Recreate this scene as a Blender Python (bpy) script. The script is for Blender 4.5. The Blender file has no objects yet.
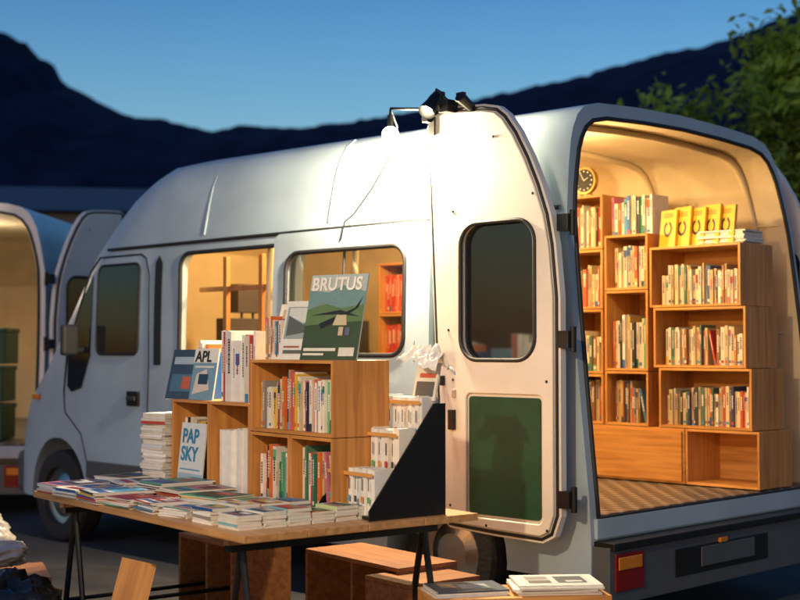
import bpy, bmesh, math, random
from mathutils import Vector, Matrix, noise
random.seed(7)
S=bpy.context.scene
R=math.radians
# ------------------------------------------------------------------ materials
def nodes(name):
    m=bpy.data.materials.new(name); m.use_nodes=True
    nt=m.node_tree; b=nt.nodes['Principled BSDF']
    return m,nt,b
def mat(name,col,rough=.5,metal=0,var=.12,scale=6,bump=0,bscale=40,coat=0,spec=.5):
    m,nt,b=nodes(name)
    tc=nt.nodes.new('ShaderNodeTexCoord'); n=nt.nodes.new('ShaderNodeTexNoise')
    n.inputs['Scale'].default_value=scale; n.inputs['Detail'].default_value=6
    nt.links.new(tc.outputs['Object'],n.inputs['Vector'])
    r=nt.nodes.new('ShaderNodeValToRGB')
    r.color_ramp.elements[0].position=.3; r.color_ramp.elements[1].position=.7
    r.color_ramp.elements[0].color=[c*(1-var) for c in col]+[1]
    r.color_ramp.elements[1].color=[min(1,c*(1+var)) for c in col]+[1]
    nt.links.new(n.outputs['Fac'],r.inputs['Fac']); nt.links.new(r.outputs['Color'],b.inputs['Base Color'])
    b.inputs['Roughness'].default_value=rough; b.inputs['Metallic'].default_value=metal
    b.inputs['Coat Weight'].default_value=coat; b.inputs['Specular IOR Level'].default_value=spec
    if bump:
        n2=nt.nodes.new('ShaderNodeTexNoise'); n2.inputs['Scale'].default_value=bscale; n2.inputs['Detail'].default_value=5
        nt.links.new(tc.outputs['Object'],n2.inputs['Vector'])
        bp=nt.nodes.new('ShaderNodeBump'); bp.inputs['Strength'].default_value=bump; bp.inputs['Distance'].default_value=.01
        nt.links.new(n2.outputs['Fac'],bp.inputs['Height']); nt.links.new(bp.outputs['Normal'],b.inputs['Normal'])
    return m
def wood(name,c0,c1,axis=0,rough=.5):
    m,nt,b=nodes(name)
    tc=nt.nodes.new('ShaderNodeTexCoord'); mp=nt.nodes.new('ShaderNodeMapping')
    sc=[22,22,22]; sc[axis]=1.3
    mp.inputs['Scale'].default_value=sc
    n=nt.nodes.new('ShaderNodeTexNoise'); n.inputs['Scale'].default_value=1.6; n.inputs['Detail'].default_value=8; n.inputs['Distortion'].default_value=.6
    n3=nt.nodes.new('ShaderNodeTexNoise'); n3.inputs['Scale'].default_value=2.5
    mx=nt.nodes.new('ShaderNodeMath'); mx.operation='MULTIPLY_ADD'; mx.inputs[1].default_value=.35
    r=nt.nodes.new('ShaderNodeValToRGB'); r.color_ramp.elements[0].position=.42; r.color_ramp.elements[1].position=.85
    r.color_ramp.elements[0].color=[*c0,1]; r.color_ramp.elements[1].color=[*c1,1]
    nt.links.new(tc.outputs['Object'],mp.inputs['Vector']); nt.links.new(mp.outputs[0],n.inputs['Vector'])
    nt.links.new(tc.outputs['Object'],n3.inputs['Vector'])
    nt.links.new(n3.outputs['Fac'],mx.inputs[0]); nt.links.new(n.outputs['Fac'],mx.inputs[2])
    nt.links.new(mx.outputs[0],r.inputs['Fac']); nt.links.new(r.outputs['Color'],b.inputs['Base Color'])
    bp=nt.nodes.new('ShaderNodeBump'); bp.inputs['Strength'].default_value=.15; bp.inputs['Distance'].default_value=.003
    nt.links.new(n.outputs['Fac'],bp.inputs['Height']); nt.links.new(bp.outputs['Normal'],b.inputs['Normal'])
    b.inputs['Roughness'].default_value=rough
    return m
def attrmat(name,rough=.5,tint_noise=.1):
    m,nt,b=nodes(name)
    a=nt.nodes.new('ShaderNodeAttribute'); a.attribute_name='Col'
    tc=nt.nodes.new('ShaderNodeTexCoord'); n=nt.nodes.new('ShaderNodeTexNoise'); n.inputs['Scale'].default_value=30
    nt.links.new(tc.outputs['Object'],n.inputs['Vector'])
    h=nt.nodes.new('ShaderNodeHueSaturation'); mr=nt.nodes.new('ShaderNodeMapRange')
    mr.inputs['To Min'].default_value=1-tint_noise*1.5; mr.inputs['To Max'].default_value=1+tint_noise
    nt.links.new(n.outputs['Fac'],mr.inputs['Value']); nt.links.new(mr.outputs[0],h.inputs['Value'])
    nt.links.new(a.outputs['Color'],h.inputs['Color']); nt.links.new(h.outputs[0],b.inputs['Base Color'])
    b.inputs['Roughness'].default_value=rough
    return m
def emis(name,col,st):
    m,nt,b=nodes(name); b.inputs['Emission Color'].default_value=[*col,1]; b.inputs['Emission Strength'].default_value=st
    m.cycles.emission_sampling='NONE'
    return m
M={}
M['paint']=mat('van_paint_dusk',(.37,.47,.53),.44,var=.13,scale=2.2,coat=.08,bump=.02,bscale=3)  # white van; blue-grey dusk shade is put into this colour
M['paint2']=mat('door_paint',(.74,.72,.65),.42,var=.10,scale=2.5,coat=.08,bump=.03,bscale=8)
M['cream']=mat('interior_lining',(.66,.54,.33),.6,var=.12,scale=3,bump=.15,bscale=25)
M['dglass']=mat('dark_glass',(.012,.014,.016),.06,var=.2,spec=.8)
M['rubber']=mat('rubber',(.015,.015,.016),.6,bump=.1)
M['plastic']=mat('dark_plastic',(.035,.037,.04),.5,bump=.15,bscale=90)
M['greypl']=mat('grey_bumper_plastic',(.08,.085,.09),.55,bump=.1,bscale=90)
M['green']=mat('green_panel',(.004,.060,.026),.55,bump=.1,var=.25)
M['black']=mat('black_metal',(.012,.012,.013),.4,metal=.3)
M['steel']=mat('steel',(.5,.5,.5),.35,metal=1)
M['brass']=mat('brass',(.6,.4,.15),.3,metal=1)
M['red']=mat('tail_lamp_red',(.22,.01,.01),.15)
M['amber']=mat('amber_lens',(.7,.22,.02),.2)
M['tyre']=mat('tyre',(.02,.02,.02),.8,bump=.3)
M['woodx']=wood('pine_ply_x',(.38,.15,.03),(.66,.32,.085),0)
M['woodz']=wood('pine_ply_z',(.36,.14,.03),(.62,.29,.08),2)
M['tablew']=wood('table_wood',(.30,.145,.05),(.55,.30,.12),0,.4)
M['darkw']=wood('brown_wood',(.16,.06,.02),(.33,.14,.05),0)
M['print']=attrmat('printed_paper',.45)
M['wpaper']=mat('white_paper',(.72,.71,.68),.6,bump=.5,bscale=14,var=.08)
M['bag']=mat('plastic_bag',(.36,.35,.34),.22,bump=.8,bscale=11,var=.3)
M['bagd']=mat('dark_bag',(.02,.02,.022),.3,bump=.8,bscale=11)
M['bulb']=emis('lit_bulb',(1,.83,.55),60)
M['bark']=mat('bark',(.05,.035,.025),.9,bump=.5,bscale=20)
M['cushion']=mat('seat_fabric',(.06,.05,.05),.9,bump=.2,bscale=120)
def tread():
    m,nt,b=nodes('tread_plate')
    tc=nt.nodes.new('ShaderNodeTexCoord'); mp=nt.nodes.new('ShaderNodeMapping'); mp.inputs['Rotation'].default_value=(0,0,R(45)); mp.inputs['Scale'].default_value=(11,11,11)
    v=nt.nodes.new('ShaderNodeTexVoronoi'); v.inputs['Randomness'].default_value=0; v.inputs['Scale'].default_value=1
    nt.links.new(tc.outputs['Object'],mp.inputs[0]); nt.links.new(mp.outputs[0],v.inputs['Vector'])
    r=nt.nodes.new('ShaderNodeValToRGB'); r.color_ramp.elements[0].position=.2; r.color_ramp.elements[0].color=(.80,.76,.70,1); r.color_ramp.elements[1].position=.42; r.color_ramp.elements[1].color=(.17,.155,.14,1)
    nt.links.new(v.outputs['Distance'],r.inputs[0]); nt.links.new(r.outputs[0],b.inputs['Base Color'])
    bp=nt.nodes.new('ShaderNodeBump'); bp.inputs['Strength'].default_value=1; bp.inputs['Distance'].default_value=.01; bp.invert=True
    nt.links.new(v.outputs['Distance'],bp.inputs['Height']); nt.links.new(bp.outputs['Normal'],b.inputs['Normal'])
    b.inputs['Metallic'].default_value=.5; b.inputs['Roughness'].default_value=.38
    return m
M['tread']=tread()
def clearglass():
    m=bpy.data.materials.new('tinted_window_glass'); m.use_nodes=True; nt=m.node_tree; nt.nodes.clear()
    o=nt.nodes.new('ShaderNodeOutputMaterial'); mx=nt.nodes.new('ShaderNodeMixShader'); t=nt.nodes.new('ShaderNodeBsdfTransparent'); g=nt.nodes.new('ShaderNodeBsdfGlossy')
    t.inputs[0].default_value=(.62,.60,.55,1); g.inputs['Roughness'].default_value=.03
    fr=nt.nodes.new('ShaderNodeFresnel'); fr.inputs[0].default_value=1.5
    nt.links.new(fr.outputs[0],mx.inputs[0]); nt.links.new(t.outputs[0],mx.inputs[1]); nt.links.new(g.outputs[0],mx.inputs[2]); nt.links.new(mx.outputs[0],o.inputs[0])
    return m
M['glass']=clearglass()
# ------------------------------------------------------------------ helpers
def link(o,parent=None):
    S.collection.objects.link(o)
    if parent: o.parent=parent
    return o
def empty(name,loc=(0,0,0),rz=0,parent=None):
    e=bpy.data.objects.new(name,None); e.location=loc; e.rotation_euler=(0,0,rz); e.empty_display_size=.1
    return link(e,parent)
def smooth(me,ang=32):
    bm=bmesh.new(); bm.from_mesh(me)
    bm.normal_update()
    for e in bm.edges:
        e.smooth = (len(e.link_faces)==2 and e.calc_face_angle(0)<R(ang))
    for f in bm.faces: f.smooth=True
    bm.to_mesh(me); bm.free()
class MB:
    def __init__(s): s.v=[];s.f=[];s.c=[];s.m=[]
    def quad(s,pts,col=(1,1,1),mi=0):
        i=len(s.v); s.v+= [tuple(p) for p in pts]; s.f.append(tuple(range(i,i+len(pts)))); s.c.append(col); s.m.append(mi)
    def box(s,lo,hi,col=(1,1,1),mi=0,mtx=None,cols=None):
        (a,b,c),(d,e,f)=lo,hi
        P=[Vector(p) for p in ((a,b,c),(d,b,c),(d,e,c),(a,e,c),(a,b,f),(d,b,f),(d,e,f),(a,e,f))]
        if mtx: P=[mtx@p for p in P]
        i=len(s.v); s.v+=[tuple(p) for p in P]
        for k,q in enumerate(((0,3,2,1),(4,5,6,7),(0,1,5,4),(2,3,7,6),(1,2,6,5),(3,0,4,7))): # -z +z -y +y +x -x
            s.f.append(tuple(i+j for j in q)); s.c.append(cols.get(k,col) if cols else col); s.m.append(mi)
    def tube(s,p0,p1,r0,r1,n=8,col=(1,1,1),mi=0,cap=True):
        p0=Vector(p0);p1=Vector(p1);d=(p1-p0)
        if d.length<1e-6: return
        d.normalize(); a=d.orthogonal().normalized(); b=d.cross(a)
        i=len(s.v)
        for p,r in((p0,r0),(p1,r1)):
            for k in range(n):
                t=2*math.pi*k/n; s.v.append(tuple(p+a*math.cos(t)*r+b*math.sin(t)*r))
        for k in range(n):
            s.f.append((i+k,i+(k+1)%n,i+n+(k+1)%n,i+n+k)); s.c.append(col); s.m.append(mi)
        if cap:
            s.f.append(tuple(i+k for k in reversed(range(n)))); s.c.append(col); s.m.append(mi)
            s.f.append(tuple(i+n+k for k in range(n))); s.c.append(col); s.m.append(mi)
    def obj(s,name,mats,parent=None,bevel=0,sm=False):
        me=bpy.data.meshes.new(name); me.from_pydata(s.v,[],s.f)
        for m in mats: me.materials.append(m)
        at=me.color_attributes.new('Col','FLOAT_COLOR','CORNER')
        buf=[]
        for f,c in zip(s.f,s.c):
            for _ in f: buf+= [c[0],c[1],c[2],1]
        at.data.foreach_set('color',buf)
        me.polygons.foreach_set('material_index',s.m); me.update()
        if sm: smooth(me,40)
        o=bpy.data.objects.new(name,me); link(o,parent)
        if bevel:
            b=o.modifiers.new('b','BEVEL'); b.width=bevel; b.segments=2; b.limit_method='ANGLE'; b.harden_normals=False
        return o
def curve(name,pts,r,m,parent=None,closed=False,res=3):
    cu=bpy.data.curves.new(name,'CURVE'); cu.dimensions='3D'; sp=cu.splines.new('POLY'); sp.points.add(len(pts)-1)
    for p,q in zip(sp.points,pts): p.co=(*q,1)
    sp.use_cyclic_u=closed; cu.bevel_depth=r; cu.bevel_resolution=res; cu.materials.append(m)
    return link(bpy.data.objects.new(name,cu),parent)
def text(name,body,size,loc,rot,m,parent,ext=.0004,align='LEFT',sx=1,bold=.0):
    cu=bpy.data.curves.new(name,'FONT'); cu.body=body; cu.size=size; cu.extrude=ext; cu.offset=bold; cu.align_x=align; cu.materials.append(m); cu.space_line=.9
    o=bpy.data.objects.new(name,cu); o.location=loc; o.rotation_euler=rot; o.scale=(sx,1,1)
    return link(o,parent)
def rrect(x0,x1,z0,z1,r,n=6):
    out=[]
    for cx,cz,a0 in((x1-r,z1-r,0),(x0+r,z1-r,90),(x0+r,z0+r,180),(x1-r,z0+r,270)):
        for k in range(n+1):
            a=R(a0+90*k/n); out.append((cx+r*math.cos(a),cz+r*math.sin(a)))
    return out
def prism(name,outline,y0,y1,mats,mi=0,parent=None):
    bm=bmesh.new(); n=len(outline)
    A=[bm.verts.new((x,y0,z)) for x,z in outline]; B=[bm.verts.new((x,y1,z)) for x,z in outline]
    bm.faces.new(A); bm.faces.new(list(reversed(B)))
    for i in range(n): bm.faces.new((A[i],B[i],B[(i+1)%n],A[(i+1)%n]))
    bmesh.ops.recalc_face_normals(bm,faces=bm.faces)
    for f in bm.faces: f.material_index=mi
    me=bpy.data.meshes.new(name); bm.to_mesh(me); bm.free()
    for m in mats: me.materials.append(m)
    return link(bpy.data.objects.new(name,me),parent)
def boolean(o,cutters):
    for c in cutters:
        md=o.modifiers.new('c','BOOLEAN'); md.operation='DIFFERENCE'; md.object=c; md.solver='EXACT'
        bpy.context.view_layer.update()
        dg=bpy.context.evaluated_depsgraph_get()
        me=bpy.data.meshes.new_from_object(o.evaluated_get(dg))
        o.modifiers.clear(); o.data=me
    for c in cutters: bpy.data.objects.remove(c)
# ------------------------------------------------------------------ van
P0=(.904,6.33,0); VR=R(135)
HALF=[(0,.30),(0,.5),(0,.7),(0,1.1),(.004,1.5),(.012,1.8),(.025,2.05),(.033,2.11),(.055,2.22),(.08,2.34),(.11,2.45),(.14,2.52),(.185,2.59),(.25,2.64),(.37,2.67),(.7,2.69),(1.13,2.70)]
def interp(tab,x):
    if x<=tab[0][0]: return tab[0][1]
    for (a,b),(c,d) in zip(tab,tab[1:]):
        if x<=c:
            t=(x-a)/(c-a); return b+(d-b)*t
    return tab[-1][1]
HZ=[(b,a) for a,b in HALF]
ZT=[(0,2.69),(3.4,2.72),(3.7,2.71),(3.9,2.65),(4.1,2.55),(4.3,2.41),(4.5,2.24),(4.85,1.80),(5.2,1.42),(5.4,1.25),(5.55,1.10),(5.66,.92),(5.71,.7)]
NAR=[(0,0),(4.4,0),(5.0,.03),(5.4,.09),(5.6,.17),(5.71,.28)]
def lean(x,z): return .105*(max(z,.6)-.6)*max(0,1-x/2.2)
def section(x,inset=0,zb=.30,ztoff=0):
    zt=interp(ZT,x)-ztoff; nar=interp(NAR,max(x,0))
    L=[]
    for y,z in HALF:
        zz=zb+(z-.30)*(zt-zb)/(2.70-.30)
        yi=interp(HZ,zz) if (y<.08 and zt>2.3) else y
        L.append((-(yi+nar+inset) if y<1.0 else -1.13, zz))
    Rr=[(-2.26-y,z) for y,z in reversed(L[:-1])]
    return L+Rr
def ysurf(x,z):
    return -interp(HZ,z)-interp(NAR,x)
def loft(name,xs,inset,zb,ztoff,mi,glass=False):
    bm=bmesh.new(); rings=[]
    for x in xs:
        rings.append([bm.verts.new((x+lean(max(x,0),z),y,z)) for y,z in section(x,inset,zb,ztoff)])
    n=len(rings[0])
    for a,b,x in zip(rings,rings[1:],xs):
        for i in range(n):
            j=(i+1)%n
            f=bm.faces.new((a[i],a[j],b[j],b[i])); f.material_index=mi
            if glass and 4.25<x<5.1 and 12<=i<=19: f.material_index=2
    bm.faces.new(rings[0]).material_index=mi; bm.faces.new(list(reversed(rings[-1]))).material_index=mi
    bmesh.ops.recalc_face_normals(bm,faces=bm.faces)
    me=bpy.data.meshes.new(name); bm.to_mesh(me); bm.free()
    for m in (M['paint'],M['cream'],M['dglass']): me.materials.append(m)
    return link(bpy.data.objects.new(name,me))
def build_body():
    xs=[0,.04,.2,.5,.9,1.3,1.8,2.3,2.8,3.2,3.4,3.55,3.7,3.8,3.9,4.0,4.1,4.2,4.3,4.4,4.5,4.68,4.85,5.02,5.2,5.3,5.4,5.48,5.55,5.61,5.66,5.71]
    o=loft('body_shell',xs,0,.30,0,0,glass=True)
    inner=loft('inner',[-.3,0,.2,.5,.9,1.3,1.8,2.3,2.8,3.2,3.4,3.55,3.7,3.9,4.1,4.3,4.5],.06,.60,.085,1)
    mats=[M['paint'],M['cream'],M['dglass']]
    ap=prism('ap',rrect(2.27,3.33,.63,2.03,.09),-.4,.4,mats,0)
    w=prism('w',rrect(1.12,2.17,1.33,2.0,.09),-.4,.4,mats,0)
    cuts=[inner,ap,w]
    for wx in (.95,4.85):
        for ys in ((-.32,.3),(-2.6,-1.94)):
            c=[(wx+.43*math.cos(R(a)),.33+.43*math.sin(R(a))) for a in range(0,360,12)]
            cuts.append(prism('wh',c,ys[0],ys[1],mats,0))
    boolean(o,cuts); smooth(o.data,28)
    return o
def conform(name,outline,off,th,m,parent):
    bm=bmesh.new()
    f=bm.faces.new([bm.verts.new((x,0,z)) for x,z in outline])
    for zc in (.5,.7,.9,1.1,1.3,1.5,1.6,1.7,1.8,1.9,2.05,2.11,2.22,2.34,2.45,2.53):
        bmesh.ops.bisect_plane(bm,geom=bm.verts[:]+bm.edges[:]+bm.faces[:],plane_co=(0,0,zc),plane_no=(0,0,1))
    for v in bm.verts: v.co.y=ysurf(v.co.x,v.co.z)+off
    bm.normal_update()
    if sum(f.normal.y for f in bm.faces)<0: bmesh.ops.reverse_faces(bm,faces=bm.faces)
    if th:
        r=bmesh.ops.extrude_face_region(bm,geom=bm.faces[:])
        vs=[e for e in r['geom'] if isinstance(e,bmesh.types.BMVert)]
        for v in vs: v.co.y+=th
        bmesh.ops.recalc_face_normals(bm,faces=bm.faces)
    me=bpy.data.meshes.new(name); bm.to_mesh(me); bm.free(); me.materials.append(m); smooth(me,28)
    return link(bpy.data.objects.new(name,me),parent)
def door_outline():
    return [(.05,.62),(.05,1.2),(.05,1.65),(.075,1.9),(.105,2.05),(.16,2.20),(.225,2.34),(.30,2.47),(.37,2.56),(.43,2.605),(.52,2.625),(.70,2.64),(.84,2.645),(.895,2.62),(.915,2.55),(.905,2.3),(.82,.58),(.80,.535),(.76,.505),(.45,.49),(.16,.485),(.09,.52)]
def inset_poly(pts,d):
    n=len(pts); A=sum(pts[i][0]*pts[(i+1)%n][1]-pts[(i+1)%n][0]*pts[i][1] for i in range(n)); s=1 if A>0 else -1
    out=[]
    for i in range(n):
        p=Vector(pts[i-1]);q=Vector(pts[i]);r=Vector(pts[(i+1)%n])
        a=(q-p).normalized();b=(r-q).normalized(); t=(a+b).normalized(); nn=Vector((-t.y,t.x))*s
        out.append(tuple(q+nn*d))
    return out
def build_door(parent):
    out=door_outline(); mats=[M['paint2']]
    d=prism('door_panel',out,-.03,.012,mats)
    sk=prism('inner_skin',inset_poly(out,.035),.0125,.03,mats)
    hole=rrect(.19,.67,1.35,2.03,.11,8)
    boolean(d,[prism('h1',hole,-.2,.2,mats)])
    boolean(sk,[prism('h2',hole,-.2,.2,mats),prism('h3',rrect(.150,.635,.575,1.185,.03),-.2,.2,mats)])
    d.parent=parent; sk.parent=parent
    for o in (d,sk):
        b=o.modifiers.new('b','BEVEL'); b.width=.006; b.segments=3; b.limit_method='ANGLE'; b.angle_limit=R(40)
    prism('window_glass',rrect(.18,.68,1.34,2.04,.12,8),-.012,-.004,[M['dglass']],parent=parent)
    curve('window_seal',[(x,.03,z) for x,z in hole],.011,M['rubber'],parent,True)
    curve('weather_seal',[(x,.016,z) for x,z in inset_poly(out,.02)],.008,M['rubber'],parent,True)
    prism('lower_panel',rrect(.165,.62,.59,1.17,.02),.0128,.022,[M['green']],parent=parent)
    b=MB()
    b.box((.70,.03,1.0),(.735,.055,1.10),mi=0); b.box((.775,.03,1.22),(.80,.045,1.27),mi=0); b.box((.70,.03,1.16),(.72,.04,1.20),mi=1)
    b.box((.78,.012,.60),(.815,.04,.66),mi=1); b.box((.84,.012,2.50),(.885,.04,2.60),mi=0)
    for z in (.70,1.45,2.0):
        b.box((.0,-.03,z-.04),(.065,.02,z+.04),mi=0)
        b.tube((.0,-.02,z-.06),(.0,-.02,z+.06),.016,.016,10,mi=0)
    for x,z in ((.12,1.25),(.72,1.25),(.12,.55),(.5,.54),(.74,.62),(.2,2.15),(.45,2.45),(.72,2.1),(.75,1.5)):
        b.tube((x,.03,z),(x,.034,z),.008,.007,10,mi=0)
    b.obj('latch_and_hinges',[M['black'],M['steel']],parent,bevel=.003)
def wheel(parent,x,y,sgn):
    b=MB()
    prof=[(.19,-.10),(.30,-.10),(.325,-.085),(.335,-.05),(.335,.05),(.325,.085),(.30,.10),(.21,.10),(.205,.06),(.16,.05),(.10,.075),(.03,.08),(0,.08)]
    n=32
    for (r0,y0),(r1,y1) in zip(prof,prof[1:]):
        mi=0 if r1>=.2 else 1
        for k in range(n):
            a=2*math.pi*k/n; c=2*math.pi*(k+1)/n
            P=[(r0*math.cos(a),y0*sgn,r0*math.sin(a)),(r0*math.cos(c),y0*sgn,r0*math.sin(c)),(r1*math.cos(c),y1*sgn,r1*math.sin(c)),(r1*math.cos(a),y1*sgn,r1*math.sin(a))]
            b.quad([(p[0]+x,p[1]+y,p[2]+.335) for p in P],mi=mi)
    b.obj('wheel',[M['tyre'],M['steel']],parent)
BODY=build_body()
def build_van(name,loc,rz,first=True):
    van=empty(name,loc,rz)
    if first: BODY.parent=van
    else:
        o=bpy.data.objects.new('body_shell',BODY.data); link(o,van); o.material_slots[0].link='OBJECT'; o.material_slots[0].material=M['paint2']
    for x in (.95,4.85):
        wheel(van,x,-.13,1); wheel(van,x,-2.13,-1)
    conform('front_door_glass',rrect(3.79,4.30,1.37,1.99,.06),.004,.004,M['dglass'],van)
    conform('quarter_glass',[(4.37,1.92),(4.47,1.80),(4.60,1.58),(4.69,1.38),(4.70,1.14),(4.64,1.10),(4.50,1.13),(4.38,1.36)],.004,.004,M['dglass'],van)
    ol=[(3.79,2.05),(4.30,2.05),(4.42,1.95),(4.72,1.40),(4.76,1.10),(4.74,.95),(4.50,.80),(4.42,.62),(4.38,.5),(3.75,.46),(3.68,.52),(3.66,1.3),(3.68,1.9),(3.73,2.02)]
    dens=[]
    for i,p in enumerate(ol):
        q=ol[(i+1)%len(ol)]
        for k in range(6): dens.append((p[0]+(q[0]-p[0])*k/6,p[1]+(q[1]-p[1])*k/6))
    curve('door_gap',[(x,ysurf(x,z)-.001,z) for x,z in dens],.007,M['rubber'],van,True,2)
    conform('pillar_gap',[(3.52,1.30),(3.60,1.30),(3.61,1.98),(3.57,2.03),(3.53,1.98)],.003,.003,M['rubber'],van)
    gl=rrect(3.79,4.30,1.37,1.99,.06)
    curve('glass_seal',[(x,ysurf(x,z)+.005,z) for x,z in gl],.010,M['rubber'],van,True,2)
    b=MB()
    b.box((3.76,-.002,1.02),(3.90,.018,1.12),mi=0)
    b.box((3.78,.018,1.055),(3.88,.035,1.085),mi=1)
    b.box((5.18,ysurf(5.22,1.05)-.01,1.03),(5.27,ysurf(5.2,1.05)+.012,1.07),mi=2)
    b.box((1.42,-.004,.50),(4.40,.018,.62),mi=3)
    b.obj('handle_and_trim',[M['black'],M['plastic'],M['amber'],M['greypl']],van,bevel=.006)
    b=MB(); b.box((4.44,.05,1.36),(4.50,.18,1.58),mi=0); b.box((4.46,-.03,1.38),(4.50,.06,1.42),mi=0)
    b.obj('door_mirror',[M['plastic']],van,bevel=.02)
    b=MB(); b.box((5.35,-2.05,.28),(5.80,-.21,.62),mi=0); b.box((5.55,-.55,.72),(5.70,-.32,.92),mi=1);b.box((5.55,-1.94,.72),(5.70,-1.71,.92),mi=1)
    b.obj('front_bumper',[M['greypl'],M['steel']],van,bevel=.06)
    b=MB()
    b.box((-.015,-2.23,.50),(.05,-.03,.597),mi=0)
    b.box((-.10,-2.25,.20),(.06,-.01,.47),mi=1)
    b.box((-.104,-1.45,.27),(-.09,-.55,.41),mi=2)
    b.box((-.112,-1.30,.30),(-.105,-.78,.40),mi=5)
    b.box((-.118,-1.02,.405),(-.10,-.95,.43),mi=4)
    for y in (-.28,-2.21):
        b.box((-.108,y,.26),(-.09,y+.23,.44),mi=3)
        b.box((-.112,y+.02,.36),(-.105,y+.21,.42),mi=4)
    b.box((-.12,-2.24,.455),(.0,-.02,.492),mi=2)
    b.obj('rear_bumper',[M['paint'],M['greypl'],M['black'],M['red'],M['amber'],M['greypl']],van,bevel=.008)
    curve('roof_rail',[(x/10,ysurf(x/10,2.10)+.006,2.10) for x in range(2,43)],.011,M['rubber'],van,False,2)
    for x in (1.9,3.1):
        pts=[(x,ysurf(x,z)+.0,z) for z in (2.14,2.22,2.34,2.45,2.52,2.59,2.64)]
        curve('roof_rib',pts,.009,M['paint'],van,False,3)
    sq=[(lean(0,z)-.004,y,z) for y,z in section(0,.055,.60,.08)]
    curve('opening_seal',sq,.012,M['rubber'],van,True,2)
    b=MB(); b.box((.005,-2.185,.601),(4.4,-.075,.612),mi=0); b.obj('floor_plate',[M['tread']],van)
    return van
van=build_van('delivery_van',P0,VR)
sd=conform('sliding_door',rrect(.98,2.27,.44,2.085,.05),.055,.035,M['paint'],None)
boolean(sd,[prism('h',rrect(1.165,2.15,1.37,1.965,.10,8),-.5,.5,[M['paint']])]); smooth(sd.data,28); sd.parent=van
hw=rrect(1.165,2.15,1.37,1.965,.10,8)
curve('sliding_window_seal',[(x,ysurf(x,z)+.09,z) for x,z in hw],.014,M['rubber'],van,True)
conform('sliding_window_glass',rrect(1.155,2.16,1.36,1.975,.10,8),.068,0,M['glass'],van)
curve('window_mullion',[(1.66,ysurf(1,z)+.08,z) for z in (1.37,1.5,1.8,1.965)],.008,M['rubber'],van)
curve('slide_rail',[(x/10,ysurf(1,1.22)+.012,1.22) for x in range(2,23)],.014,M['plastic'],van,False,2)
ap=rrect(2.27,3.33,.63,2.03,.09)
curve('aperture_seal',[(x,ysurf(x,z)+.0,z) for x,z in ap],.014,M['rubber'],van,True)
b=MB(); b.box((2.20,.075,1.02),(2.24,.12,1.20),mi=0); b.obj('sliding_handle',[M['black']],van,bevel=.008)
dp=empty('rear_door_open',(0,.15,0),0,van); build_door(dp)
dp2=empty('rear_door_far',(0,-2.41,0),0,van); dp2.scale=(1,-1,1); build_door(dp2)
for x in (.22,.95,1.7,2.5):
    sec=section(x,.073,.60,.10)
    pts=[(x+lean(x,z),y,z) for y,z in sec if z>.62]
    curve('ceiling_bow',pts,.020,M['cream'],van,False,3)
for z in (1.5,2.15):
    curve('wall_seam',[(x/5,-2.26+.062+interp(HZ,z),z) for x in range(1,16)],.006,M['cream'],van,False,2)
b=MB()
for y in (-.75,-1.65):
    b.box((3.55,y-.22,.62),(4.05,y+.22,1.0)); b.box((3.48,y-.22,.95),(3.62,y+.22,1.62)); b.box((3.50,y-.12,1.66),(3.60,y+.12,1.86))
    b.tube((3.55,y-.05,1.6),(3.55,y-.05,1.7),.01,.01); b.tube((3.55,y+.05,1.6),(3.55,y+.05,1.7),.01,.01)
b.obj('cab_seats',[M['cushion']],van,bevel=.04)
b=MB()
for x in (2.62,2.98): b.box((x,-.16,.62),(x+.035,-.125,2.0))
b.box((2.3,-.165,1.42),(3.28,-.13,1.46)); b.box((2.3,-.165,1.78),(3.28,-.13,1.81))
b.obj('aperture_frame',[M['woodz']],van,bevel=.003)
# ------------------------------------------------------------------ books
CLR=[(.50,.04,.03),(.60,.14,.03),(.02,.07,.25),(.02,.02,.02),(.02,.18,.10),(.70,.45,.05),(.06,.28,.48),(.30,.28,.26),(.28,.06,.04),(.55,.15,.22),(.04,.04,.06),(.10,.35,.20),(.45,.30,.12),(.03,.12,.40)]
PAL=[(.75,.72,.65)]*8+[(.6,.55,.42)]*3+CLR
OLD=[(.62,.50,.30)]*6+[(.50,.38,.20)]*5+[(.66,.62,.50)]*4+[(.40,.08,.03),(.45,.20,.04),(.06,.12,.09),(.04,.05,.12),(.22,.09,.03),(.08,.18,.12),(.03,.03,.03),(.30,.20,.08),(.45,.05,.03),(.05,.14,.28)]
WHT=[(.76,.76,.74)]*8+[(.62,.64,.65),(.7,.66,.58),(.5,.56,.62),(.45,.05,.04),(.06,.2,.35)]
REDS=[(.5,.05,.03),(.6,.12,.04),(.4,.03,.03),(.65,.5,.4),(.55,.08,.05)]
def shade(c,k=.15):
    j=1+random.uniform(-k,k); return tuple(min(.85,x*j) for x in c)
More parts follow.
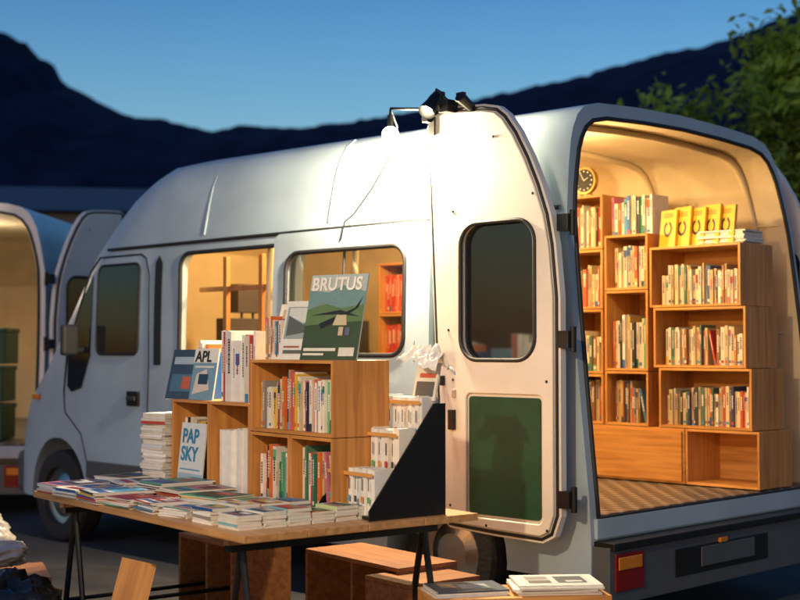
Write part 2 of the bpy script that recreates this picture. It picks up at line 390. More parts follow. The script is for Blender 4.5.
def row(mb,x0,x1,z,yf,hmin,hmax,dmax=.2,pal=PAL,wmin=.008,wmax=.028,labels=True,fill=1.0):
    x=x0+.004+(x1-x0)*(1-fill)*random.choice((0,0,1)); end=x+(x1-x0)*fill-.004
    base=random.uniform(hmin,hmax)
    while True:
        w=random.uniform(wmin,wmax)
        if x+w>end: break
        if random.random()<.3: base=random.uniform(hmin,hmax)
        h=min(hmax,max(hmin,base+random.uniform(-.008,.008))); d=min(dmax,random.uniform(.12,.17)+.03)
        c=shade(random.choice(pal)); y=yf-random.uniform(.002,.028)
        ln=0
        if x+w+h*.25<end and random.random()<.05: ln=R(random.uniform(4,13))
        mt=Matrix.Translation((x,y,z))@Matrix.Rotation(ln,4,'Y')
        pg=(.62,.57,.45)
        mb.box((0,-d,.0),(w,0,h),c,mtx=mt,cols={1:pg,0:pg})
        if labels:
            dark=sum(c)/3<.3
            tc=(.75,.72,.6) if dark else random.choice([(.03,.03,.03),(.03,.03,.03),(.3,.03,.02),(.03,.06,.25)])
            if random.random()<.3:
                c2=shade(random.choice(CLR)); a0=random.choice((0,.0,.6,.75)); a1=a0+random.uniform(.12,.25)
                mb.quad([mt@Vector(p) for p in((w,.0004,h*a0),(0,.0004,h*a0),(0,.0004,h*a1),(w,.0004,h*a1))],c2)
            a,bb=random.uniform(.35,.55),random.uniform(.72,.92)
            iw=w*random.uniform(.25,.38)
            zz=h*a
            while zz<h*bb:
                s=random.uniform(.004,.012)
                mb.quad([mt@Vector(p) for p in((w-iw,.0008,zz),(iw,.0008,zz),(iw,.0008,zz+s),(w-iw,.0008,zz+s))],tc); zz+=s+.003
            if random.random()<.5:
                mb.quad([mt@Vector(p) for p in((w*.85,.0008,h*.06),(w*.15,.0008,h*.06),(w*.15,.0008,h*.13),(w*.85,.0008,h*.13))],random.choice([tc,(.5,.1,.05),(.05,.2,.4)]))
        x+=w+ (math.sin(ln)*h if ln else 0)+random.uniform(.0004,.0015)
def crate(mb,x0,x1,z0,z1,yf,dep,t=.014):
    g=.0006
    mb.box((x0,yf-dep,z0),(x0+t,yf,z1),mi=1); mb.box((x1-t,yf-dep,z0),(x1,yf,z1),mi=1)
    mb.box((x0+t+g,yf-dep,z1-t),(x1-t-g,yf,z1)); mb.box((x0+t+g,yf-dep,z0),(x1-t-g,yf,z0+t))
    mb.box((x0+t+g,yf-dep+.004,z0+t+g),(x1-t-g,yf-dep+.012,z1-t-g))
bc=empty('wooden_bookcase',P0,VR)
w=MB(); bk=MB(); yf=-1.55; dp_=.36
tiers=[(.11,.72,1.652,2.01),(.08,.695,1.297,1.648),(.045,.66,.945,1.293)]
for x0,x1,z0,z1 in tiers:
    crate(w,x0,x1,z0,z1,yf,dp_); row(bk,x0+.016,x1-.016,z0+.0145,yf-.05,.17,.24,pal=OLD,fill=.97,wmax=.023)
crate(w,.0,.48,.62,.941,yf,dp_)
w.box((.485,yf-dp_,.62),(1.16,yf,.941)); w.box((.50,yf+.001,.635),(1.145,yf+.012,.925))
cols=[(.735,1.05,[(.945,1.27),(1.274,1.76),(1.764,2.10)]),(1.065,1.40,[(.945,1.25),(1.254,1.65),(1.654,2.02),(2.024,2.36)]),
 (1.41,1.98,[(.945,1.30),(1.304,1.655),(1.66,2.02)]),(1.99,2.56,[(.945,1.30),(1.304,1.655),(1.66,2.02)]),(2.57,3.05,[(.945,1.30),(1.304,1.655),(1.66,2.02)])]
for x0,x1,zs in cols:
    for z0,z1 in zs:
        crate(w,x0,x1,z0,z1,yf,dp_)
        hh=min(z1-z0-.05,.34 if z1-z0>.45 else .27)
        row(bk,x0+.016,x1-.016,z0+.0145,yf-.04,hh*.75,hh,pal=(REDS if x0>2.5 else (PAL if z1-z0>.45 else OLD)),fill=random.uniform(.9,.99))
w.box((1.17,yf-dp_,.62),(3.05,yf,.941))
w.obj('crate_boards',[M['woodx'],M['woodz']],bc,bevel=.0015)
row(bk,.74,1.04,2.1005,yf-.05,.20,.25,pal=PAL,wmin=.014,wmax=.03)
bk.obj('books',[M['print']],bc)
yb=MB()
for i in range(5):
    x=.70-.098*i-.13
    mt=Matrix.Translation((x,yf-.04,2.011))@Matrix.Rotation(R(-14),4,'Z')@Matrix.Rotation(R(6),4,'X')
    yb.box((0,-.018,0),(.135,0,.225+.012*(i%2)),(.75,.42,.03),mtx=mt,cols={1:(.6,.55,.4)})
    n=20
    for k in range(n):
        a0=2*math.pi*k/n; a1=2*math.pi*(k+1)/n
        if 4<=k<=5 : continue
        yb.quad([mt@Vector((.068+r*math.cos(a)*.9,.0008,.11+r*math.sin(a)*1.2)) for r,a in((.024,a1),(.024,a0),(.040,a0),(.040,a1))],(.03,.02,.01))
    for q in range(3): yb.quad([mt@Vector(p) for p in((.11,.0008,.18+q*.01),(.03,.0008,.18+q*.01),(.03,.0008,.184+q*.01),(.11,.0008,.184+q*.01))],(.1,.03,.01))
yb.obj('yellow_books',[M['print']],bc)
def pile(name,cx,cy,z,n,w,d,parent,rot=0,tmin=.004,tmax=.009,pal=WHT,jit=.01,top=None):
    mb=MB()
    for i in range(n):
        t=random.uniform(tmin,tmax); a=R(rot+random.uniform(-4,4)); ox,oy=random.uniform(-jit,jit),random.uniform(-jit,jit)
        mt=Matrix.Translation((cx+ox,cy+oy,z))@Matrix.Rotation(a,4,'Z')
        c=shade(random.choice(pal)); e=(.66,.63,.56)
        cs={2:c if random.random()<.5 else e,3:c if random.random()<.5 else e,4:e,5:e}
        mb.box((-w/2,-d/2,0),(w/2,d/2,t),c,mtx=mt,cols=cs); z+=t+.0005
    if top:
        for k,(x0,y0,x1,y1,c) in enumerate(top):
            zz=t+.0005+.0004*k
            mb.quad([mt@Vector(p) for p in((w*x0,d*y0,zz),(w*x1,d*y0,zz),(w*x1,d*y1,zz),(w*x0,d*y1,zz))],c)
    return mb.obj(name,[M['print']],parent)
pile('magazine_pile',.27,yf-.16,2.011,9,.30,.22,bc,tmin=.006,tmax=.011,pal=OLD)
ck=empty('desk_clock',P0,VR)
b=MB(); c0=Vector((1.22,yf-.06,2.46)); dv=Vector((0,1,0))
b.tube(c0,c0+dv*.035,.085,.085,32,mi=0); b.tube(c0+dv*.0355,c0+dv*.037,.072,.072,32,mi=1)
for k in range(12):
    a=R(30*k); p=c0+dv*.0375+Vector((math.cos(a)*.058,0,math.sin(a)*.058)); b.tube(p,p+dv*.001,.005,.005,8,mi=2)
for a,l in((60,.05),(150,.035)):
    p=c0+dv*.039; b.tube(p,p+Vector((math.cos(R(a))*l,0,math.sin(R(a))*l)),.003,.002,6,mi=2)
b.tube(c0+Vector((-.03,.01,-.08)),c0+Vector((-.05,.01,-.1)),.006,.006,mi=0);b.tube(c0+Vector((.03,.01,-.08)),c0+Vector((.05,.01,-.1)),.006,.006,mi=0)
b.obj('clock_body',[M['brass'],M['black'],M['wpaper']],ck)
# ------------------------------------------------------------------ lamps
def ball(r):
    me=bpy.data.meshes.new('bulb'); bm=bmesh.new(); bmesh.ops.create_uvsphere(bm,u_segments=16,v_segments=10,radius=r)
    for f in bm.faces: f.smooth=True
    bm.to_mesh(me); bm.free(); me.materials.append(M['bulb']); return me
def bulb(name,wloc,power,col,rad,parent_name):
    e=empty(parent_name,wloc); link(bpy.data.objects.new('bulb',ball(rad)),e)
    b=MB(); b.tube((0,0,rad*.8),(0,0,rad+.06),.018,.016,12); b.tube((0,0,rad+.06),(0,0,rad+.09),.008,.006,8); b.obj('socket',[M['black']],e)
    l=bpy.data.lights.new(name,'POINT'); l.energy=power; l.color=col; l.shadow_soft_size=rad*1.2
    lo=bpy.data.objects.new('lamp_light',l); lo.location=(0,0,-rad-.03); link(lo,e)
    return e
def spotlamp(pname,wloc,target,power,col,ang,cone=.07):
    e=empty(pname,wloc); d=(Vector(target)-Vector(wloc)).normalized(); e.rotation_euler=d.to_track_quat('-Z','Y').to_euler()
    b=MB(); n=24
    pr=[(.02,.10),(.03,.05),(cone*.7,.02),(cone,-.05)]
    for (r0,z0),(r1,z1) in zip(pr,pr[1:]):
        for k in range(n):
            a=2*math.pi*k/n;c=2*math.pi*(k+1)/n
            b.quad([(r0*math.cos(a),r0*math.sin(a),z0),(r0*math.cos(c),r0*math.sin(c),z0),(r1*math.cos(c),r1*math.sin(c),z1),(r1*math.cos(a),r1*math.sin(a),z1)])
    b.obj('reflector',[M['black']],e,sm=True)
    o=bpy.data.objects.new('bulb',ball(.028)); link(o,e)
    l=bpy.data.lights.new('spot','SPOT'); l.energy=power; l.color=col; l.spot_size=R(ang); l.spot_blend=.6; l.shadow_soft_size=.04
    lo=bpy.data.objects.new('lamp_light',l); lo.location=(0,0,-.06); link(lo,e); return e
VM=Matrix.Translation(P0)@Matrix.Rotation(VR,4,'Z')
def vw(x,y,z): return VM@Vector((x,y,z))
bulb('ext1',vw(1.12,.23,2.53),380,(1,.80,.52),.045,'clamp_lamp')
spotlamp('clamp_lamp',vw(.80,.26,2.64),(-.9,5.6,.8),240,(1,.74,.42),105,.045)
bulb('int1',vw(.75,-.55,2.44),62,(1,.68,.34),.035,'added_fill_bulb')
bulb('int2',vw(2.4,-.75,2.44),105,(1,.65,.28),.035,'added_fill_bulb')
# out-of-frame spot and stand, added as warm front fill
spotlamp('fill_lamp',(-1.35,2.3,2.7),(.05,5.7,.95),450,(1,.73,.42),54,.10)
b=MB(); b.tube((-1.35,2.22,2.78),(-1.35,2.22,.02),.016,.016,10)
for a in (90,210,330): b.tube((-1.35,2.22,.5),(-1.35+.45*math.cos(R(a)),2.22+.45*math.sin(R(a)),.01),.01,.01,8)
b.obj('fill_lamp_stand',[M['black']])
cl=empty('clamp_bracket',P0,VR)
b=MB(); b.box((.70,.10,2.60),(.76,.24,2.665)); b.box((.86,.10,2.57),(.90,.22,2.67)); b.tube((.88,.2,2.64),(1.12,.23,2.67),.008,.008); b.tube((.73,.2,2.66),(.80,.22,2.73),.008,.008); b.tube((.60,.14,2.60),(.60,.26,2.66),.02,.03,12)
b.box((.78,.17,2.62),(.84,.20,2.72)); b.box((.64,.165,2.64),(.69,.19,2.70))
b.obj('bracket',[M['black']],cl,bevel=.003)
curve('cable',[(1.12,.23,2.67),(1.2,.10,2.60),(1.3,.02,2.50),(1.5,.0,2.30),(1.62,.03,2.16),(1.66,.06,2.12),(1.68,.07,2.02)],.005,M['black'],cl)
# ------------------------------------------------------------------ table
TF=(-.570,4.89,0); TR=math.atan2(.794,-.608)
tb=empty('trestle_table',TF,TR)
b=MB(); L,W_=1.98,1.13
for i in range(4):
    b.box((0,-W_*(i+1)/4+.002,.69),(L,-W_*i/4,.72))
b.box((.2,-W_+.05,.655),(.24,-.05,.689)); b.box((L-.24,-W_+.05,.655),(L-.2,-.05,.689))
b.obj('table_top',[M['tablew']],tb,bevel=.003)
b=MB()
for x in (.22,L-.22):
    for y in (-.12,-W_+.12):
        b.tube((x,y,.66),(x-.14,y,0),.014,.014,mi=0); b.tube((x,y,.66),(x+.14,y,0),.014,.014,mi=0)
    b.tube((x-.10,-.12,.2),(x-.10,-W_+.12,.2),.01,.01); b.tube((x+.10,-.12,.2),(x+.10,-W_+.12,.2),.01,.01)
    b.box((x-.025,-W_+.06,.63),(x+.025,-.06,.654))
b.obj('trestle_legs',[M['black']],tb,sm=True)
cr=empty('crate_bookshelf',TF,TR)
w=MB(); bk=MB(); yf=-.57; dp_=.29
MIX=CLR+[(.75,.72,.65)]*7+[(.6,.5,.3)]*2
crate(w,.26,.91,1.040,1.357,yf,dp_); row(bk,.276,.90,1.0545,yf-.03,.17,.265,pal=MIX,wmax=.022)
crate(w,.26,.582,.7205,1.037,yf,dp_); row(bk,.276,.566,.735,yf-.03,.18,.26,pal=OLD+PAL)
crate(w,.586,.91,.7205,1.037,yf,dp_); row(bk,.602,.894,.735,yf-.03,.17,.25,pal=MIX)
crate(w,.914,1.28,.7205,1.16,yf,dp_); row(bk,.93,1.264,.735,yf-.03,.29,.335,pal=WHT,wmin=.02,wmax=.045,labels=False)
crate(w,1.284,1.65,.7205,1.16,yf,dp_); row(bk,1.3,1.634,.735,yf-.06,.25,.34,pal=PAL)
row(bk,.95,1.29,1.1605,yf-.04,.28,.33,pal=WHT+[(.5,.05,.04)],wmin=.015,wmax=.04)
row(bk,1.48,1.62,1.1605,yf-.10,.20,.30,pal=PAL)
row(bk,.72,.905,1.3575,yf-.06,.17,.205,pal=PAL+[(.05,.2,.35)]*4,wmin=.01,wmax=.02)
w.obj('crate_boards',[M['woodx'],M['woodz']],cr,bevel=.0015)
bk.obj('books',[M['print']],cr)
def cover(name,x,y,z,w,h,lean_,rz,base,patches,parent_tf=(TF,TR)):
    e=empty(name,Matrix.Translation(parent_tf[0])@Matrix.Rotation(parent_tf[1],4,'Z')@Vector((x,y,z)),parent_tf[1]+R(rz))
    s=empty('tilt',(0,0,0),0,e); s.rotation_euler=(R(lean_),0,0)
    mb=MB(); mb.box((-w/2,-.008,0),(w/2,0,h),base,cols={0:(.7,.68,.6),1:(.7,.68,.6),4:(.7,.68,.6),5:(.7,.68,.6)})
    for k,(pts,c) in enumerate(patches):
        yy=.0006+.0004*k
        mb.quad([(w/2-px*w,yy,pz*h) for px,pz in pts],c)
    mb.obj('cover',[M['print']],s)
    return s
TXT=(R(90),0,R(180))
white_t=mat('ink_white',(.75,.75,.72),.5); black_t=mat('ink_black',(.02,.02,.02),.5); blue_t=mat('ink_blue',(.02,.22,.42),.5)
def rp(x0,z0,x1,z1): return [(x0,z0),(x1,z0),(x1,z1),(x0,z1)]
s=cover('magazine',.40,-.64,1.358,.30,.375,14,18,(.20,.26,.20),[
 (rp(0,0,1,.45),(.04,.07,.03)),([(0,.40),(1,.45),(1,.66),(.7,.62),(.4,.66),(0,.60)],(.10,.18,.07)),([(0,.58),(.3,.66),(.6,.60),(1,.64),(1,.80),(.6,.88),(.35,.80),(0,.84)],(.14,.26,.27)),
 ([(0,.82),(.35,.79),(.6,.87),(1,.79),(1,1),(0,1)],(.38,.46,.46)),([(.25,.42),(.85,.60),(.97,.74),(.90,.60),(.6,.46),(.3,.36)],(.015,.015,.015)),([(.1,.52),(.6,.58),(.95,.50),(.6,.53)],(.02,.02,.02)),([(.5,.40),(.75,.40),(.72,.52),(.55,.52)],(.5,.45,.30)),
 (rp(.62,.28,.70,.38),(.5,.4,.3)),(rp(.74,.28,.82,.37),(.1,.12,.2)),
 (rp(.05,.10,.62,.135),(.65,.65,.6)),(rp(.05,.05,.42,.075),(.65,.65,.6)),(rp(.68,.04,.95,.14),(.6,.6,.55))])
text('title','BRUTUS',.080,(.140,.006,.305),TXT,white_t,s,sx=.92,bold=.0022)
s=cover('magazine',.62,-.63,1.358,.20,.27,18,24,(.62,.64,.62),[(rp(.05,.35,.95,.9),(.25,.3,.32)),([(.1,.4),(.9,.5),(.9,.7),(.5,.6),(.1,.75)],(.08,.1,.1)),([(.1,.75),(.5,.62),(.9,.74),(.9,.88),(.1,.88)],(.5,.55,.56)),(rp(.1,.1,.8,.16),(.1,.1,.1)),(rp(.1,.2,.5,.23),(.3,.1,.05))])
s=cover('magazine',.74,-.66,1.358,.19,.26,18,20,(.68,.66,.58),[(rp(.1,.5,.9,.9),(.45,.35,.25)),(rp(.3,.55,.6,.8),(.1,.15,.1)),(rp(.1,.15,.7,.22),(.1,.1,.1)),(rp(.1,.3,.85,.33),(.3,.3,.3))])
s=cover('magazine',1.47,-.565,.74,.24,.31,6,0,(.66,.72,.74),[(rp(.0,0,1,.22),(.35,.5,.6)),(rp(.08,.27,.9,.29),(.1,.3,.5)),(rp(.08,.08,.5,.11),(.7,.7,.7))])
text('title','PAP\nSKY',.095,(.100,.003,.215),TXT,blue_t,s,bold=.002)
s=cover('magazine',1.42,-.60,1.161,.185,.25,10,8,(.16,.30,.42),[(rp(0,.72,1,1),(.7,.72,.7)),([(.1,.1),(.8,.2),(.6,.6),(.2,.5)],(.6,.55,.5)),(rp(.3,.3,.7,.5),(.02,.05,.1)),(rp(.1,.62,.9,.66),(.6,.6,.6))])
text('title','APL',.075,(.080,.003,.185),TXT,black_t,s,bold=.002)
s=cover('magazine',1.60,-.58,1.161,.18,.25,16,20,(.03,.06,.10),[(rp(.1,.15,.9,.5),(.06,.14,.22)),(rp(.1,.7,.8,.85),(.3,.4,.5)),(rp(.5,.2,.8,.45),(.4,.1,.05))])
PL=WHT+CLR
def art():
    c=shade(random.choice(PL))
    return [(-.47,-.47,.47,.47,c),(-.42,-.4,.42,.12,shade(random.choice(CLR))),(-.30,-.3,.1,.0,shade(random.choice(PL))),(-.4,.22,.3,.36,random.choice([(.03,.03,.03),(.4,.04,.03),(.03,.1,.3)])),(.1,-.35,.36,-.25,(.6,.6,.5))]
mg=empty('stack_of_magazines',TF,TR)
for cx,cy,n,w_,d_,rt in ((1.82,-.14,6,.21,.28,5),(1.60,-.40,9,.22,.28,-8),(1.58,-.13,6,.21,.28,3),(1.34,-.13,8,.21,.28,-4),(1.33,-.42,11,.21,.28,4),(1.08,-.40,12,.21,.28,-3),(1.10,-.11,7,.21,.19,6),(.84,-.36,9,.26,.20,8),(.86,-.12,8,.20,.17,-5),(.64,-.40,6,.2,.26,3),(.66,-.12,5,.17,.13,12),(1.84,-.44,8,.21,.28,10)):
    pile('pile',cx,cy,.7205,n,w_,d_,mg,rt,pal=PL,top=art(),tmin=.003,tmax=.009,jit=.012)
pile('tall_pile',1.76,-.62,.7205,29,.17,.22,mg,12,tmin=.008,tmax=.016,pal=WHT)
pile('tall_pile',1.88,-.84,.7205,22,.16,.21,mg,-5,tmin=.008,tmax=.016,pal=WHT+OLD)
for i in range(6):
    pile('small_pile',.20,-.10-.112*i,.7205,random.choice((4,5,5,6)),.15,.105,mg,0,tmin=.009,tmax=.014,jit=.003,pal=[(.7,.22,.2),(.2,.50,.55),(.75,.55,.12),(.72,.72,.7),(.72,.72,.7),(.45,.6,.25)],top=art())
for i in range(4):
    pile('small_pile',.40,-.10-.118*i,.7205,random.choice((4,5,6)),.15,.105,mg,random.uniform(-4,4),tmin=.008,tmax=.013,jit=.004,pal=PL,top=art())
st=empty('book_display_stand',TF,TR)
sp=MB()
for x in (.045,.40):
    o=[(x,-.60,.7205),(x,-.99,.7205),(x,-.99,1.18),(x,-.93,1.18),(x,-.60,.76)]
    o2=[(x+.008,p[1],p[2]) for p in o]
    sp.quad(o); sp.quad(list(reversed(o2)))
    for i in range(5):
        j=(i+1)%5; sp.quad([o[j],o[i],o2[i],o2[j]])
for y,z in((-.72,.735),(-.84,.87),(-.96,1.0)):
    sp.box((.054,y-.0,z-.012),(.399,y+.10,z)); sp.box((.054,y-.006,z),(.399,y-.001,z+.10))
sp.obj('stand_frame',[M['black']],st)
bk=MB()
LB=[(.76,.76,.74)]*6+[(.6,.62,.6),(.75,.7,.6)]
for y,z,h in((-.63,.7355,.19),(-.75,.8705,.21),(-.87,1.0005,.21)):
    row(bk,.058,.395,z,y,h-.008,h,dmax=.085,pal=LB,wmin=.016,wmax=.034,labels=False)
    for k in range(7):
        x=.08+k*.045
        bk.quad([(x+.018,y+.003,z+.05),(x,y+.003,z+.05),(x,y+.003,z+.075),(x+.018,y+.003,z+.075)],random.choice([(.6,.25,.05),(.1,.3,.4),(.05,.05,.05),(.5,.05,.05),(.1,.35,.12)]))
        bk.quad([(x+.012,y+.003,z+.10),(x+.006,y+.003,z+.10),(x+.006,y+.003,z+.15),(x+.012,y+.003,z+.15)],(.08,.08,.08))
    bk.quad([(.395,y+.0035,z+h-.035),(.06,y+.0035,z+h-.035),(.06,y+.0035,z+h-.02),(.395,y+.0035,z+h-.02)],random.choice([(.15,.35,.45),(.6,.3,.08)]))
bk.obj('books',[M['print']],st)
s=cover('magazine',.12,-.93,1.19,.15,.16,12,0,(.7,.68,.6),[(rp(.1,.1,.9,.5),(.1,.1,.1)),(rp(.2,.6,.9,.72),(.5,.1,.05))])
def blob(name,loc,r,m,amp=.3,sc=(1,1,1),f=6,sub=5,crease=.5):
    bm=bmesh.new(); bmesh.ops.create_icosphere(bm,subdivisions=sub,radius=1)
    o3=Vector(loc)*3
    for v in bm.verts:
        d=v.co.normalized()
        n=noise.noise(d*1.3+o3)*amp
        rg=1-abs(noise.noise(d*f*.4+o3))*2.2; rg2=1-abs(noise.noise(d*f+o3*2))*2.2
        n+=crease*(.16*rg+.09*rg2+.03*noise.noise(d*f*3))
        z=d.z if d.z>-.55 else -.55
        v.co=Vector((d.x*sc[0],d.y*sc[1],z*sc[2]))*r*(1+n)
    for fc_ in bm.faces: fc_.smooth=True
    me=bpy.data.meshes.new(name); bm.to_mesh(me); bm.free(); me.materials.append(m)
    o=bpy.data.objects.new(name,me); o.location=loc; return link(o)
TM=Matrix.Translation(TF)@Matrix.Rotation(TR,4,'Z')
# crumpled sheet of paper: a folded, creased sheet draped over the top book
bm=bmesh.new(); N=26; gv=[]
for i in range(N+1):
    rw=[]
    for j in range(N+1):
        u=(i/N-.5)*.30; v=(j/N-.5)*.26
        p=Vector((u,v,3.1))
        c1=abs(noise.noise(p*16))*.055; c2=abs(noise.noise(p*34+Vector((5,1,0))))*.022
        up=.05-abs(v)*.55-max(0,abs(u)-.05)*.35
        rw.append(bm.verts.new((u*.72+noise.noise(p*14)*.03,v*.55+noise.noise(p*13+Vector((9,9,0)))*.03,up+c1+c2)))
    gv.append(rw)
for i in range(N):
    for j in range(N): bm.faces.new((gv[i][j],gv[i+1][j],gv[i+1][j+1],gv[i][j+1]))
me=bpy.data.meshes.new('crumpled_paper'); bm.to_mesh(me); bm.free(); me.materials.append(M['wpaper'])
cp=bpy.data.objects.new('crumpled_paper',me); cp.location=TM@Vector((.14,-.97,1.355)); cp.rotation_euler=(R(8),R(-10),TR); link(cp)
# ------------------------------------------------------------------ things under/near the table
def solidcrate(name,loc,rz,w,d,h,m):
    e=empty(name,loc,rz); mb=MB(); t=.02
    mb.box((-w/2,-d/2,h-t),(w/2,d/2,h)); mb.box((-w/2,-d/2,0),(-w/2+t,d/2,h-t-.001)); mb.box((w/2-t,-d/2,0),(w/2,d/2,h-t-.001))
    mb.box((-w/2+t+.001,-d/2,.001),(w/2-t-.001,d/2,t)); mb.box((-w/2+t+.001,-d/2,t+.001),(w/2-t-.001,-d/2+.012,h-t-.001))
    mb.box((-.01,-d/2+.013,t+.001),(.01,d/2-.01,h-t-.001))
    mb.obj('boards',[m],e,bevel=.002); return e
solidcrate('wooden_bench',(-.10,6.35,0),TR,.75,.34,.43,M['darkw'])
solidcrate('wooden_bench',(.10,5.95,0),TR+R(90),.40,.32,.40,M['darkw'])
solidcrate('wooden_bench',(-.85,6.85,0),TR,.55,.34,.45,M['darkw'])
fc=solidcrate('wooden_crate',(.46,5.45,0),R(188),.74,.30,.42,M['woodx'])
bk=MB(); row(bk,-.34,-.014,.022,.10,.2,.3,pal=MIX);row(bk,.014,.34,.022,.10,.2,.3,pal=MIX); bk.obj('books',[M['print']],fc)
mg2=empty('stack_of_magazines',(.46,5.45,0),R(188))
pile('pile',.20,0,.4205,3,.30,.22,mg2,3,pal=[(.05,.07,.10),(.5,.5,.5)],top=[(-.4,-.4,.4,.4,(.04,.06,.09)),(-.3,-.2,.1,.25,(.25,.28,.32)),(.15,-.3,.35,.1,(.3,.2,.12))])
pile('pile',-.17,0,.4205,5,.34,.25,mg2,-5,pal=[(.7,.7,.66)],top=[(-.4,-.4,.4,.4,(.55,.56,.55)),(-.35,-.3,.0,.3,(.10,.11,.12)),(.08,-.3,.35,-.05,(.25,.25,.25)),(.08,.05,.35,.3,(.15,.13,.12)),(-.3,.1,-.1,.25,(.5,.5,.5))])
b=MB(); b.box((-.08,-.012,0),(.08,.012,.46)); pk=b.obj('wood_plank',[M['woodz']]); pk.location=(-1.28,6.0,0); pk.rotation_euler=(R(-12),R(14),R(10))
solidcrate('wooden_crate',(-2.1,6.6,0),R(20),.7,.5,.30,M['darkw'])
blob('plastic_bag',(-2.02,6.45,.42),.15,M['bag'],.4,(1.3,.9,.6),f=7,crease=.8)
blob('plastic_bag',(-2.22,6.9,.44),.17,M['bag'],.4,(1,.9,.8),f=7,crease=.8)
blob('plastic_bag',(-1.80,5.9,.15),.27,M['bagd'],.35,(1,.9,.8),f=7,crease=1.2)
# ------------------------------------------------------------------ second van
v2=build_van('delivery_van',(-5.27,11.2,0),R(90),False)
d2=empty('rear_door_open',(0,-2.30,0),R(-32),v2); d2.scale=(1,-1,1); build_door(d2)
b=MB()
for x,y,z in ((.3,-1.6,.62),(.3,-1.6,.95),(.3,-1.62,1.28),(.35,-1.05,.62),(.4,-1.1,.95),(.42,-1.08,1.28),(.3,-.5,.95),(.3,-.5,.62)):
    b.box((x,y-.24,z),(x+.4,y+.24,z+.3)); b.box((x-.01,y-.25,z+.27),(x+.41,y+.25,z+.31))
g=b.obj('plastic_crates',[M['green']],v2,bevel=.01)
bulb('int3_fill',(-4.1,12.6,2.35),30,(1,.84,.64),.035,'added_fill_bulb')  # bulb added to brighten the second van's interior
# ------------------------------------------------------------------ building behind
hb=empty('storage_building',(-10.5,34,0),R(8))
b=MB(); b.box((-6,-4,0),(6,4,4.6)); b.obj('walls',[mat('wall_cladding',(.10,.12,.15),.8)],hb)
b=MB(); b.quad([(-6.4,-4.4,4.55),(6.4,-4.4,4.55),(6.4,0,5.6),(-6.4,0,5.6)]); b.quad([(6.4,4.4,4.55),(-6.4,4.4,4.55),(-6.4,0,5.6),(6.4,0,5.6)])
b.quad([(6.005,-4,4.6),(6.005,4,4.6),(6.005,0,5.5)]); b.quad([(-6.005,4,4.6),(-6.005,-4,4.6),(-6.005,0,5.5)]); b.obj('roof',[mat('roof_sheet',(.05,.06,.08),.6)],hb)
b=MB()
for x in (-4,-1.5,1.5,4): b.box((x-.5,-4.03,1.6),(x+.5,-4.003,2.9))
b.obj('windows',[M['dglass']],hb)
# ------------------------------------------------------------------ ground
bm=bmesh.new(); bmesh.ops.create_grid(bm,x_segments=8,y_segments=8,size=6000); me=bpy.data.meshes.new('ground'); bm.to_mesh(me); bm.free()
me.materials.append(mat('asphalt',(.045,.045,.048),.85,var=.25,scale=2,bump=.5,bscale=60)); link(bpy.data.objects.new('ground',me))
# ------------------------------------------------------------------ mountains
prof=[(-1500,120),(-1000,60),(-600,30),(-300,5),(-100,8),(0,28),(22,40),(34,55),(50,62),(62,84),(90,96),(110,108),(135,118),(155,116),(185,121),(215,129),(260,123),(300,126),(350,122),(385,116),(420,108),(470,99),(500,92),(540,83),(580,75),(620,64),(660,52),(700,44),(740,32),(770,20),(800,12),(900,-10),(1100,-20),(1500,60),(2200,150)]
def ridge(lat):
    px=400+lat/1500*1330; y=interp(prof,px); return 1.4+(350-y)/1330*1500
bm=bmesh.new(); NX=520; rows=[]
Ts=[(0,650),(.12,760),(.3,900),(.5,1040),(.7,1190),(.86,1330),(.95,1430),(1,1500),(.9,1600),(.6,1900),(0,2400)]
for j,(t,D) in enumerate(Ts):
    rr=[]
    for i in range(NX+1):
        lat=-2000+4200*i/NX
        z=ridge(lat)*t
        n=noise.fractal(Vector((lat/140,D/140,0)),1,2,5)
        n2=noise.noise(Vector((lat/9,D/9,3)))+.6*noise.noise(Vector((lat/4,D/4,9)))
        z+= (n*(5 if j in (6,7,8) else 30))*min(1,t*2) + (n2*4 if t>0 else 0)
        rr.append(bm.verts.new((lat,D,z if t>0 else -1)))
    rows.append(rr)
for a,b_ in zip(rows,rows[1:]):
    for i in range(NX): bm.faces.new((a[i],a[i+1],b_[i+1],b_[i])).smooth=True
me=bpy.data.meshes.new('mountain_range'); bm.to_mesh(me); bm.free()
MM=mat('hazy_forest_slope',(.005,.012,.042),.95,var=.5,scale=.02,bump=.0,spec=.1); me.materials.append(MM); link(bpy.data.objects.new('mountain_range',me))  # distance haze is put into the dark blue base colour
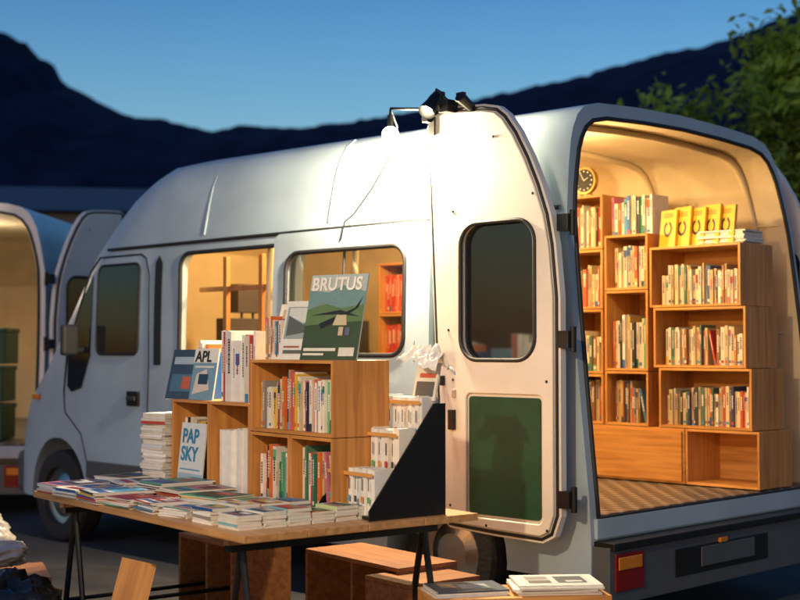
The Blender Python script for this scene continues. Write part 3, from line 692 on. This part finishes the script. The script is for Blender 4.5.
# ------------------------------------------------------------------ trees
def leafmat():
    m,nt,b=nodes('leaves'); a=nt.nodes.new('ShaderNodeAttribute'); a.attribute_name='Col'
    nt.links.new(a.outputs['Color'],b.inputs['Base Color']); b.inputs['Roughness'].default_value=.55
    tr=nt.nodes.new('ShaderNodeBsdfTranslucent'); nt.links.new(a.outputs['Color'],tr.inputs[0]); mx=nt.nodes.new('ShaderNodeMixShader'); mx.inputs[0].default_value=.4
    o=nt.nodes['Material Output']; nt.links.new(b.outputs[0],mx.inputs[1]); nt.links.new(tr.outputs[0],mx.inputs[2]); nt.links.new(mx.outputs[0],o.inputs[0]); return m
LM=leafmat()
def tree(loc,h,spread,nclump,lpc,seed,zmin=.45,ls=.07):
    random.seed(seed); e=empty('broadleaf_tree',loc); b=MB(); lv=MB()
    p=Vector((0,0,0)); tips=[]; r=.11
    for k in range(7):
        q=p+Vector((random.uniform(-.12,.12),random.uniform(-.12,.12),h*.82/7)); b.tube(p,q,r,r*.82,8,cap=False)
        if k>=2:
            for _ in range(3):
                a=random.uniform(0,6.28); l=spread*random.uniform(.45,1)*(1-.07*k); m1=q+Vector((math.cos(a)*l*.5,math.sin(a)*l*.5,l*.35)); m2=m1+Vector((math.cos(a+.3)*l*.5,math.sin(a+.3)*l*.5,l*.45))
                b.tube(q,m1,r*.4,r*.25,6,cap=False); b.tube(m1,m2,r*.25,r*.08,6,cap=False)
                tips+= [m1,m2,(m1+m2)/2]
                for _ in range(2):
                    m3=m1+Vector((random.uniform(-1,1),random.uniform(-1,1),random.uniform(.1,.8)))*l*.45; b.tube(m1,m3,r*.12,r*.04,5,cap=False); tips.append(m3)
        p=q; r*=.82
    tips.append(p+Vector((0,0,.3))); tips.append(p+Vector((.1,.1,.7)))
    b.tube(p,p+Vector((.1,.1,.7)),r*.6,r*.1,6)
    b.obj('trunk',[M['bark']],e,sm=True)
    for c in range(nclump):
        t=random.choice(tips)+Vector([random.gauss(0,.16) for _ in range(3)])
        if t.z<h*zmin: continue
        br=random.uniform(.45,1.4); cr_=random.uniform(.10,.22)
        for _ in range(lpc):
            q=t+Vector([random.gauss(0,cr_) for _ in range(3)])
            n=Vector([random.gauss(0,1) for _ in range(3)]); n.z=abs(n.z)+.3; n.normalize(); a=n.orthogonal().normalized(); a.rotate(Matrix.Rotation(random.uniform(0,6.28),3,n)); d=n.cross(a)
            s=ls*random.uniform(.6,1.3); k=br*random.uniform(.8,1.2)
            lv.quad([q-a*s,q-d*s*.45+n*s*.1,q+a*s*1.1-n*s*.15,q+d*s*.45+n*s*.1],(.26*k,.42*k,.06*k))  # leaf colour raised to stand in for lamp light on the tree
    lv.obj('foliage',[LM],e)
tree((4.95,16.6,0),5.9,1.15,240,32,3,.45,.085)
tree((3.72,17.0,0),4.95,.75,170,32,11,.7,.085)
tree((6.3,18,0),6.3,1.5,230,32,5,.45,.085)
# ------------------------------------------------------------------ world + sun (dusk)
wd=bpy.data.worlds.new('World'); S.world=wd; wd.use_nodes=True; nt=wd.node_tree; bg=nt.nodes['Background']
sk=nt.nodes.new('ShaderNodeTexSky'); sk.sky_type='NISHITA'; sk.sun_disc=False; sk.sun_elevation=R(3); sk.sun_rotation=R(200); sk.ozone_density=4; sk.air_density=1.2; sk.dust_density=1.0
mu=nt.nodes.new('ShaderNodeMix'); mu.data_type='RGBA'; mu.blend_type='MULTIPLY'; mu.inputs[0].default_value=1; mu.inputs[7].default_value=(1.20,1.07,1.0,1)
nt.links.new(sk.outputs[0],mu.inputs[6])
tc=nt.nodes.new('ShaderNodeTexCoord'); sx=nt.nodes.new('ShaderNodeSeparateXYZ'); nt.links.new(tc.outputs['Generated'],sx.inputs[0])
gr=nt.nodes.new('ShaderNodeValToRGB'); nt.links.new(sx.outputs[2],gr.inputs[0]); e=gr.color_ramp.elements
e[0].position=.10; e[0].color=(1.0,1.0,1.0,1); e[1].position=.30; e[1].color=(.30,.46,.62,1)
m2=nt.nodes.new('ShaderNodeMix'); m2.data_type='RGBA'; m2.blend_type='MULTIPLY'; m2.inputs[0].default_value=1
nt.links.new(mu.outputs[2],m2.inputs[6]); nt.links.new(gr.outputs[0],m2.inputs[7]); nt.links.new(m2.outputs[2],bg.inputs[0])
bg.inputs[1].default_value=.48
sl=bpy.data.lights.new('sun','SUN'); sl.energy=.22; sl.angle=R(12); sl.color=(.75,.85,1)
so=bpy.data.objects.new('sun',sl); so.rotation_euler=(R(62),0,R(-35)); link(so)
# ------------------------------------------------------------------ camera
cd=bpy.data.cameras.new('cam'); cd.lens=59.85; cd.sensor_width=36; cd.clip_end=12000; cd.clip_start=.05
cd.dof.use_dof=True; cd.dof.focus_distance=6.0; cd.dof.aperture_fstop=2.2
co=bpy.data.objects.new('camera',cd); co.location=(0,0,1.4); co.rotation_euler=(R(92.15),0,0); link(co); S.camera=co
S.view_settings.view_transform='Standard'; S.view_settings.look='None'; S.view_settings.exposure=0
